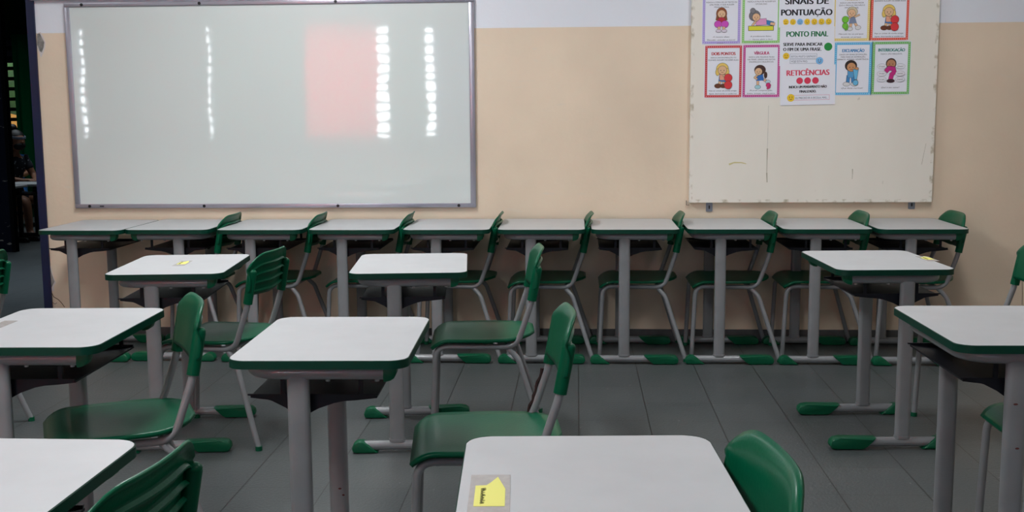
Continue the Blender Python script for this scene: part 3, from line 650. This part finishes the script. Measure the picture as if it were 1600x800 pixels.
# ------------------------------------------------------------------ desk
TW, TD, TZ, TT = .455, .595, .714, .022
def foot_cap_bm(long):
    bm = BM()
    if long: pr = [(.10, .002), (.205, .002), (.222, .006), (.229, .018), (.226, .034), (.214, .045), (.19, .048), (.05, .047), (.06, .034), (.085, .014)]
    else: pr = [(-.13, .002), (-.212, .002), (-.228, .006), (-.232, .02), (-.224, .038), (-.206, .048), (-.185, .046), (-.166, .034), (-.15, .018)]
    prism(bm, pr, 'y', -.026, .026, bevel=.007); return bm
def make_desk():
    r = empty('school_desk', (0, 0, 0))
    bm = BM(); prism(bm, rrect(TW-.004, TD-.004, .045, 8), 'z', TZ-TT+.001, TZ, bevel=.0012, seg=1); top = link('tabletop', bm, M['laminate'], r)
    bm = BM(); o_ = rrect(TW, TD, .047, 8); i_ = rrect(TW-.004, TD-.004, .045, 8); n = len(o_)
    R = [[bm.verts.new((x, y, z)) for x, y in pp] for pp, z in ((i_, TZ-TT), (o_, TZ-TT), (o_, TZ-.0015), (rrect(TW-.003, TD-.003, .0455, 8), TZ+.0002), (i_, TZ))]
    for k in range(4):
        for j in range(n): bm.faces.new((R[k][j], R[k][(j+1) % n], R[k+1][(j+1) % n], R[k+1][j]))
    link('edge_band', bm, M['edge'], top)
    zr = TZ-TT-.0185; ys = .25
    path = fillet([(.165, -ys, zr), (-.185, -ys, zr), (-.185, ys, zr), (.165, ys, zr)], .1, 9)
    bm = BM(); sweep(bm, path, [(a, b) for a, b in circ(.0180, 16)])
    box(bm, (.1, -ys-.008, zr+.01), (.12, -ys+.008, TZ-TT)); link('top_rail', bm, M['metal'], r)
    for s in (-1, 1):
        bm = BM(); prism(bm, [(0, .01), (.0, .0375), (.028, .0375), (.034, .034), (.033, .02), (.027, .007), (.018, .001), (.006, -.002), (0, -.002)], 'y', -.0185, .0185, bevel=.004)
        bmesh.ops.translate(bm, vec=(.163, s*ys, zr-.019), verts=bm.verts[:]); link('end_cap', bm, M['cap'], r)
        bm = BM(); sweep(bm, [(-.055, s*ys, .04), (-.055, s*ys, zr-.004)], stadium(.058, .03), up=(1, 0, 0)); leg = link('leg', bm, M['metal'], r)
        bm = BM()
        sweep(bm, fillet([(-.2, s*ys, .027), (.2, s*ys, .027)], 0), stadium(.038, .036), up=(0, 0, 1)); sweep(bm, [(-.055, s*ys, .042), (-.055, s*ys, .052)], stadium(.064, .036), up=(1, 0, 0))
        foot = link('foot', bm, M['metal'], r)
        for lg in (True, False):
            bm = foot_cap_bm(lg); bmesh.ops.translate(bm, vec=(0, s*ys, 0), verts=bm.verts[:]); link('foot_cap', bm, M['cap'], foot)
        for x in (.145, .02): bm = BM(); cyl(bm, (x, s*(ys-.001), zr-.0195), .006, .006); link('bolt', bm, M['steel'], r)
    # book tray: dished floor, side webs that sweep down to the legs
    bm = BM(); yt = ys-.026; N_ = 12
    def zf(x): t = (x+.02)/.17; return .607 - .012*max(0, 1-t*t)
    xs_ = [-.185+.325*i/N_ for i in range(N_+1)]
    up = [bm.verts.new((x, y, zf(x))) for x in xs_ for y in (-yt, yt)]; dn = [bm.verts.new((x, y, zf(x)-.005)) for x in xs_ for y in (-yt, yt)]
    for i in range(N_):
        a = 2*i
        bm.faces.new((up[a], up[a+2], up[a+3], up[a+1])); bm.faces.new((dn[a], dn[a+1], dn[a+3], dn[a+2])); bm.faces.new((up[a], dn[a], dn[a+2], up[a+2])); bm.faces.new((up[a+1], up[a+3], dn[a+3], dn[a+1]))
    bm.faces.new((up[0], up[1], dn[1], dn[0])); bm.faces.new((up[-2], dn[-2], dn[-1], up[-1]))
    for s in (-1, 1):
        pr = [(-.192, .6115), (.138, .6115), (.136, .603), (.12, .600), (.08, .598), (.03, .588), (-.01, .574), (-.04, .558), (-.055, .546), (-.07, .558), (-.095, .576), (-.13, .594), (-.165, .604), (-.192, .608)]
        prism(bm, pr, 'y', s*yt-.003, s*yt+.003)
        box(bm, (-.075, min(s*yt, s*(ys-.013)), .58), (-.035, max(s*yt, s*(ys-.013)), .6))
        for x in (-.1, .1): box(bm, (x-.006, s*yt-.003, .61), (x+.006, s*yt+.003, zr+.002+.012))
    link('book_tray', bm, M['tray'], r, angle=30)
    return r
LR = 0.0118
def make_chair():
    r = empty('school_chair', (0, 0, 0))
    # seat shell
    bm = BM(); nu, nv = 22, 16; g = []
    def seat_pt(u, v):
        # u: 0 front .. 1 back, v: -1..1
        x = -.235+.43*u; hw = .195+.012*sin(pi*u)
        if u > .62: hw *= math.sqrt(max(0.02, 1-((u-.62)/.40)**2.6))
        if u < .08: hw *= .93+.07*math.sqrt(u/.08)
        y = v*hw
        z = .424 - .011*(1-abs(v)**2.2)*sin(pi*min(1, u*1.05)) + .010*max(0, u-.75)/.25
        if u < .2: q = (.2-u)/.2; z -= .036*q**2; x += .010*q*q
        return (x, y, z)
    for i in range(nu+1): g.append([bm.verts.new(seat_pt(i/nu, -1+2*j/nv)) for j in range(nv+1)])
    for i in range(nu):
        for j in range(nv): bm.faces.new((g[i][j], g[i+1][j], g[i+1][j+1], g[i][j+1]))
    o = link('seat', bm, M['plastic'], r, angle=60); md = o.modifiers.new('t', 'SOLIDIFY'); md.thickness = .012; md.offset = -1
    # backrest: curved panel rolled back at the top, tube sockets both sides, ribs behind
    def bx_(z): return .178+(z-.565)*.19
    bm = BM(); nu, nv = 20, 14; g = []
    def back_pt(s, t, off=0):
        c = abs(s)
        ztop = .768-.052*max(0, (c-.42)/.58)**2.6; zbot = .606-.010*(1-c)+.02*max(0, (c-.85)/.15)**2
        z = zbot+(ztop-zbot)*t
        x = bx_(z) - .019 + .030*(1-c**2) + off + .03*(max(0, c-.86)/.14)**2*(1-t**3)
        if t > .86: x += .012*((t-.86)/.14)**2
        return (x, s*.2, z)
    for i in range(nu+1): g.append([bm.verts.new(back_pt(-1+2*i/nu, j/nv)) for j in range(nv+1)])
    for i in range(nu):
        for j in range(nv): bm.faces.new((g[i][j], g[i+1][j], g[i+1][j+1], g[i][j+1]))
    o = link('backrest', bm, M['plastic'], r, angle=60); md = o.modifiers.new('t', 'SOLIDIFY'); md.thickness = .007; md.offset = 1
    for s in (-1, 1):
        bm = BM(); sweep(bm, [(bx_(z), s*.18, z) for z in (.575, .6, .64, .68, .70)], [(a*1.0, b*1.1) for a, b in circ(.0168, 14)], up=(0, 1, 0))
        ball(bm, (bx_(.70), s*.18, .70), .0166, (1.1, 1, .8), 12, 8); link('tube_sleeve', bm, M['plastic'], o)
    for t in (.12, .33, .54, .75):
        bm = BM(); K = 16; rows = [[], [], [], []]
        for i in range(K+1):
            s = -.86+1.72*i/K
            for k, (dt, of) in enumerate(((0, .006), (-.03, .014), (-.055, .014), (-.02, .004))): rows[k].append(bm.verts.new(back_pt(s, t+dt+.02, of)))
        for k in range(3):
            for i in range(K): bm.faces.new((rows[k][i], rows[k][i+1], rows[k+1][i+1], rows[k+1][i]))
        for i in range(K): bm.faces.new((rows[3][i], rows[3][i+1], rows[0][i+1], rows[0][i]))
        bm.faces.new([rows[k][0] for k in range(4)]); bm.faces.new([rows[k][-1] for k in range(4)])
        link('back_rib', bm, M['plastic'], o, angle=30)
    for s in (-1, 1):
        p = fillet([(-.222, s*.168, .006), (-.205, s*.172, .393), (.118, s*.18, .388), (.178, s*.18, .565), (.203, s*.18, .70)], [0, .055, .07, .3, 0], 8)
        bm = BM(); tube(bm, p, LR, 12); link('side_frame', bm, M['metal'], r)
        p = fillet([(.085, s*.172, .383), (.125, s*.19, .34), (.232, s*.248, .006)], [0, .06, 0], 6)
        bm = BM(); tube(bm, p, LR, 12); leg = link('rear_leg', bm, M['metal'], r)
        for q, (x, y) in enumerate(((-.222, s*.168), (.232, s*.248))):
            bm = BM(); cyl(bm, (x, y, .009), .0138, .018); link('foot_tip', bm, M['cap'], leg if q else r)
    for x, z in ((-.15, .388), (.09, .384)):
        bm = BM(); tube(bm, [(x, -.176, z), (x, .176, z)], .009, 10); link('crossbar', bm, M['metal'], r)
    return r
desk0 = make_desk(); chair0 = make_chair(); first = {'d': True, 'c': True}
def sticker(desk, cx, cy, sz=1, seed=0, note=True):
    """taped paper name label on the desk top, local coords"""
    g = -1 if degrees(desk.rotation_euler.z) > 90 else 1
    bm = BM(); box(bm, (-.033*sz, -.2*sz, 0), (.033*sz, .012*sz, .0006)); t = link('taped_label', bm, M['tape'], desk, smooth=False); t.location = (cx, cy, TZ+.0001); t.rotation_euler = (0, 0, pi if g < 0 else 0)
    if not note: return
    bm = BM(); pts = [(-.024, -.14), (.025, -.14), (.025, -.06), (.012, 0), (.0, -.03), (-.006, -.042), (-.024, -.044)]
    prism(bm, [(x*sz, y*sz) for x, y in pts], 'z', .0007, .0011); link('yellow_note', bm, M['yellow'], t, smooth=False)
    rd = random.Random(seed); bm = BM(); P = []
    for i in range(34): P.append((-.0145*sz+.009*sz*(i % 2)*rd.uniform(.4, 1), (-.13+.0022*i)*sz, .0014))
    tube(bm, P, .00035, 4); link('scribble', bm, M['ink'], t)
def desk(x, y, rot, label, group=None):
    if first['d']: o = desk0; first['d'] = False
    else: o = copy_tree(desk0)
    o.location = (x, y, 0); o.rotation_euler = (0, 0, radians(rot)); tag(o, label, 'desk', group)
    if not group and 'group' in o: del o['group']
    return o
def chair(x, y, rot, label, group=None):
    if first['c']: o = chair0; first['c'] = False
    else: o = copy_tree(chair0)
    o.location = (x, y, 0); o.rotation_euler = (0, 0, radians(rot)); tag(o, label, 'chair', group)
    return o
GW, GR = 'desks lined up along the wall', 'chairs tucked in the wall row'
GF, GC = 'free standing desks', 'chairs at the free standing desks'
RY = 6.01
row = [(-2.631, 0, 'desk at the left end of the wall row, by the doorway'), (-2.172, 180, 'second desk of the wall row, touching the end desk'),
       (-1.672, 0, 'third desk of the wall row from the doorway'), (-1.182, 0, 'fourth desk of the wall row from the doorway, under the whiteboard'), (-.683, 0, 'wall row desk under the right end of the whiteboard'),
       (-.186, 0, 'wall row desk just right of the whiteboard'), (.301, 0, 'wall row desk midway between the whiteboard and notice board'), (.797, 0, 'wall row desk under the left corner of the notice board'),
       (1.282, 0, 'wall row desk under the right half of the notice board'), (1.76, 0, 'desk at the right end of the wall row')]
dk = [desk(x, RY+dy, rt, 'grey topped green edged '+lb, GW) for (x, rt, lb), dy in zip(row, (-.02, .01, 0, 0, 0, 0, 0, .01, .01, 0))]
copy_src_ready = True
cl = ['leftmost chair of the wall row, between second and third desks', 'wall row chair right of the third desk from the doorway', 'wall row chair right of the fourth desk from the doorway', 'wall row chair below the right corner of the whiteboard',
      'wall row chair just right of the whiteboard', 'wall row chair left of the notice board edge', 'wall row chair beneath the middle of the notice board', 'wall row chair beneath the right part of the notice board', 'rightmost chair of the wall row, at the end desk']
cxs = [-1.925+.01, -1.427, -.932, -.435, .058, .549, 1.04, 1.521, 2.012]
for i, (gx, lb) in enumerate(zip(cxs, cl)): chair(gx-.206, 6.065+(-.02, 0, .01, 0, -.01, 0, 0, .01, .0)[i], (0, 0, 0, 0, 0, 0, 0, 0, 0)[i], 'green plastic '+lb, GR)

dB = desk(-.673, 4.46, 5.5, 'small looking free desk in the middle of the photo, before the whiteboard corner', GF)
dC = desk(-1.613, 4.42, 5.5, 'free desk at left with a yellow note, in front of the wall row', GF)
dD = desk(-.656, 2.965, 1.7, 'white desk left of centre with a bare top and green chair at its right', GF)
dE = desk(-1.509, 3.10, 2.2, 'desk at the left edge of the photo with tape remains on its top', GF)
dF = desk(-1.045, 1.70, 0, 'nearest desk at the bottom left corner', GF)
dG = desk(.034, 1.755, 3, 'nearest desk at the bottom centre with a yellow taped name note', GF)
dH = desk(1.203, 4.565, 183, 'free desk at right with a yellow note on its far right edge', GF)
dI = desk(1.207, 3.19, 1, 'desk at the right edge of the photo with a scratched front leg', GF)
chair(-.375, 4.53, 5, 'green chair behind the middle free desk, with worn seat facing left', GC)
cD = chair(-.243, 3.065, 6, 'green chair with a torn dark strip on its upright, right of the bare topped desk', GC)
chair(-1.35, 3.165, 27, 'green chair between the left edge desk and the bare topped desk, turned to the camera', GC)
chair(-1.46, 4.47, -6, 'green chair showing its ribbed back, at the left desk with the yellow note', GC)
chair(.105, 1.76, 7, 'nearest green chair, right of the bottom centre desk', GC)
chair(-.902, 1.715, -6, 'near green chair with ribbed back, right of the bottom left desk', GC)
chair(-2.605, 4.34, 0, 'green chair cut by the left edge of the photo, before the doorway', GC)
chair(1.68, 4.62, 0, 'green chair cut by the right edge of the photo, behind the right edge desk', GC)
chair(1.46, 3.22, 0, 'chair tucked under the desk at the right edge, only its seat corner shows', GC)
def local(d, px, py):
    v = _f + R2*((px-800)/FPX) - U2*((py-400)/FPX); p = Vector((0, 0, HC)) + v*((TZ-HC)/v.z)
    c = d.rotation_euler.z; q = p-Vector(d.location); return (q.x*cos(c)+q.y*sin(c), -q.x*sin(c)+q.y*cos(c))
sticker(dG, *local(dG, 767, 746), 1, 3); sticker(dC, *local(dC, 292, 408), .72, 5); sticker(dE, *local(dE, 16, 502), .6, 6, False); 
x, y = local(dH, 1440, 401); bm = None; sticker(dH, x, y, .7, 8)
# torn strip on the far upright of chair D, rust and scratches
bm = BM(); P = []; Wd = []
for i in range(13):
    t = i/12; z = .56-.17*t; P.append((.178-(.565-z)*.32-.016+random.uniform(-.003, .003), .183+random.uniform(-.002, .002), z))
tube(bm, P, .0062, 6); link('torn_strip', bm, M['strip'], cD)
for d, pts in ((dI, [(-.06, .55), (-.05, .43), (-.035, .552)]), (dD, [(-.05, .2), (-.04, .18)])):
    bm = BM()
    for x, z in pts: ball(bm, (x, -.2655 if d is dI else .2350, z), .004, (random.uniform(.7, 1.6), .25, .7), 8, 6)
    link('paint_chip', bm, M['rust'], d)

# ------------------------------------------------------------------ room beyond: desks and two seated children
def small_desk(x, y, z, label, wd=.5, col=M['laminate']):
    r = empty('classroom_desk', (x, y, 0)); tag(r, label, 'desk', 'dark legged desks in the far room')
    bm = BM(); prism(bm, rrect(wd, .45, .03, 4), 'z', z-.022, z, bevel=.002); link('tabletop', bm, col, r)
    for s in (-1, 1):
        bm = BM(); sweep(bm, [(0, s*.18, .05), (0, s*.18, z-.022)], stadium(.055, .03), up=(1, 0, 0)); link('leg', bm, M['black'], r)
        bm = BM(); prism(bm, [(-.2, .002), (.2, .002), (.2, .035), (.18, .05), (-.18, .05), (-.2, .035)], 'y', s*.18-.022, s*.18+.022, bevel=.004); link('foot', bm, M['black'], r)
    bm = BM(); box(bm, (-.15, -.17, z-.12), (.15, .17, z-.105)); box(bm, (-.15, -.17, z-.105), (-.14, .17, z-.022)); link('book_tray', bm, M['black'], r, smooth=False)
    return r
p = at(36, 382, 11.3)
small_desk(p.x-.02, 11.5, .60, 'pale topped desk on dark legs in the room beyond the doorway', .42)
p = at(62, 350, 12.75); r2 = small_desk(p.x+.02, 12.95, .335, 'low yellow edged bench desk behind the pale desk in the far room', .5, mat('yellow_top', (200, 196, 110), .5))
p = at(28, 393, 10.9); small_desk(p.x-.22, 11.0, .60, 'dark desk half hidden by the far door frame', .42)
def skin_mesh(name, pts, edges, rad, m, parent=None, sub=2, root=0):
    me = bpy.data.meshes.new(name); me.from_pydata(pts, edges, []); me.materials.append(m)
    o = bpy.data.objects.new(name, me); COL.objects.link(o)
    if parent: o.parent = parent
    bm = BM(); bm.from_mesh(me); ly = bm.verts.layers.skin.verify()
    for i, v in enumerate(bm.verts): q = rad[i]; v[ly].radius = (q, q) if not isinstance(q, tuple) else q; v[ly].use_root = (i == root)
    bm.to_mesh(me); bm.free()
    s = o.modifiers.new('skin', 'SKIN'); s.use_smooth_shade = True; o.modifiers.new('sub', 'SUBSURF').levels = sub; o.modifiers['sub'].render_levels = sub
    return o
def person(loc, rz, shirt, pattern, label, hair_bun, head_band, sc=1):
    """seated, forearms resting on a table in front (+X local)"""
    r = empty('person', loc, rz); r.scale = (sc,)*3; tag(r, label, 'person')
    P = [(0, 0, .46), (.02, 0, .62), (.07, 0, .80), (.10, 0, .90), (.13, 0, .965), (.15, 0, 1.03)]; Rd = [(.13, .1), (.115, .085), (.135, .085), (.09, .06), (.042, .042), (.05, .05)]
    E_ = [(0, 1), (1, 2), (2, 3), (3, 4), (4, 5)]
    def add(p, rr, par): P.append(p); Rd.append((rr, rr)); E_.append((par, len(P)-1)); return len(P)-1
    for s in (-1, 1):
        a = add((.09, s*.15, .885), .05, 3); b_ = add((.17, s*.2, .70), .037, a); c = add((.36, s*.08-.02, .665), .028, b_); h = add((.42, s*.03-.02, .665), .03, c)
        for k in range(4): q = add((.455-.004*k, s*.03-.02-.024*s+.016*s*k, .668), .009, h); add((.485-.006*k, s*.03-.02-.028*s+.017*s*k, .658), .008, q)
        q = add((.43, s*.03-.02-.03*s, .68), .009, h); add((.45, s*.03-.02-.045*s, .674), .008, q)
        a = add((.05, s*.09, .45), .085, 0); b_ = add((.40, s*.1, .45), .055, a); c = add((.42, s*.1, .09), .04, b_); add((.52, s*.1, .04), .035, c)
    body = skin_mesh('body', P, E_, Rd, M['skin'], r)
    # head, with nose and ears
    bm = BM(); ball(bm, (.175, 0, 1.10), .09, (1.02, .86, 1.22), 24, 16); ball(bm, (.265, 0, 1.09), .014, (1.2, .8, 1.3), 10, 8)
    for s in (-1, 1): ball(bm, (.17, s*.08, 1.09), .02, (.7, .4, 1.2), 10, 8); ball(bm, (.252, s*.03, 1.112), .01, (.4, 1, .6), 8, 6, 1)
    link('head', bm, [M['skin'], M['hair']], r)
    bm = BM(); ball(bm, (.155, 0, 1.125), .1, (1.0, .93, 1.1), 24, 16)
    for v in bm.verts: 
        if v.co.x > .2 and v.co.z < 1.15: v.co.x = .2-(v.co.x-.2)*.2
    if hair_bun: ball(bm, (.11, 0, 1.25), .05, (1, 1, .9), 16, 10)
    link('hair', bm, M['hair'], r)
    if head_band:
        bm = BM(); path = [(.158+.108*cos(t*pi/8)*.98, .098*sin(t*pi/8), 1.155-.02*cos(t*pi/8)) for t in range(17)]; sweep(bm, path, stadium(.03, .008), up=(0, 0, 1)); link('headband', bm, M['band'], r)
    bm = BM(); ball(bm, (.205, 0, 1.055), .072, (.98, .95, .75), 18, 12); link('face_mask', bm, M['mask'], r)
    n1 = [(0, 0, .44), (.02, 0, .62), (.07, 0, .80), (.10, 0, .9), (.115, 0, .925), (.09, -.15, .885), (.145, -.185, .77), (.09, .15, .885), (.145, .185, .77), (.05, -.09, .45), (.3, -.1, .45), (.05, .09, .45), (.3, .1, .45)]
    skin_mesh('clothing', n1, [(0, 1), (1, 2), (2, 3), (3, 4), (3, 5), (5, 6), (3, 7), (7, 8), (0, 9), (9, 10), (0, 11), (11, 12)], [(.15, .12), (.13, .1), (.15, .1), (.1, .07), (.06, .055), .06, .052, .06, .052, .098, .075, .098, .075], shirt, r)
    return r
def dress_mat():
    m, nt, b = nodes('speckled_dress'); tc = N(nt, 'ShaderNodeTexCoord')
    v = N(nt, 'ShaderNodeTexVoronoi', i_Scale=28.0); nt.links.new(tc.outputs['Object'], v.inputs['Vector'])
    f = math_(nt, 'LESS_THAN', v.outputs['Distance'], .22); nt.links.new(mixc(nt, f, lin((20, 24, 36)), lin((150, 165, 175))), b.inputs['Base Color']); b.inputs['Roughness'].default_value = .8
    return m
q = at(26, 262, 12.0)
person((q.x-.12, 12.05, -.1+.05), radians(-25), dress_mat(), True, 'person in a dark speckled dress, grey headband and black face mask, arms resting forward', True, True, .98)
q = at(46, 262, 12.9)
person((q.x-.22, 12.95, 0), radians(-70), M['blue_shirt'], False, 'person in a blue shirt and black face mask behind the one in the speckled dress', False, False, .9)
for (x, y, a, lb) in ((at(26, 262, 12.0).x-.12, 12.05, -25, 'dark stool under the person in the speckled dress'), (at(46, 262, 12.9).x-.22, 12.95, -70, 'dark stool under the person in the blue shirt')):
    r = empty('stool', (x, y, 0), radians(a)); tag(r, lb, 'stool')
    bm = BM(); prism(bm, rrect(.3, .3, .06, 5), 'z', .215, .24, bevel=.004); link('seat', bm, M['black'], r)
    for sx in (-1, 1):
        for sy in (-1, 1): bm = BM(); tube(bm, [(sx*.1, sy*.1, .22), (sx*.14, sy*.14, 0)], .012); link('leg', bm, M['black'], r)
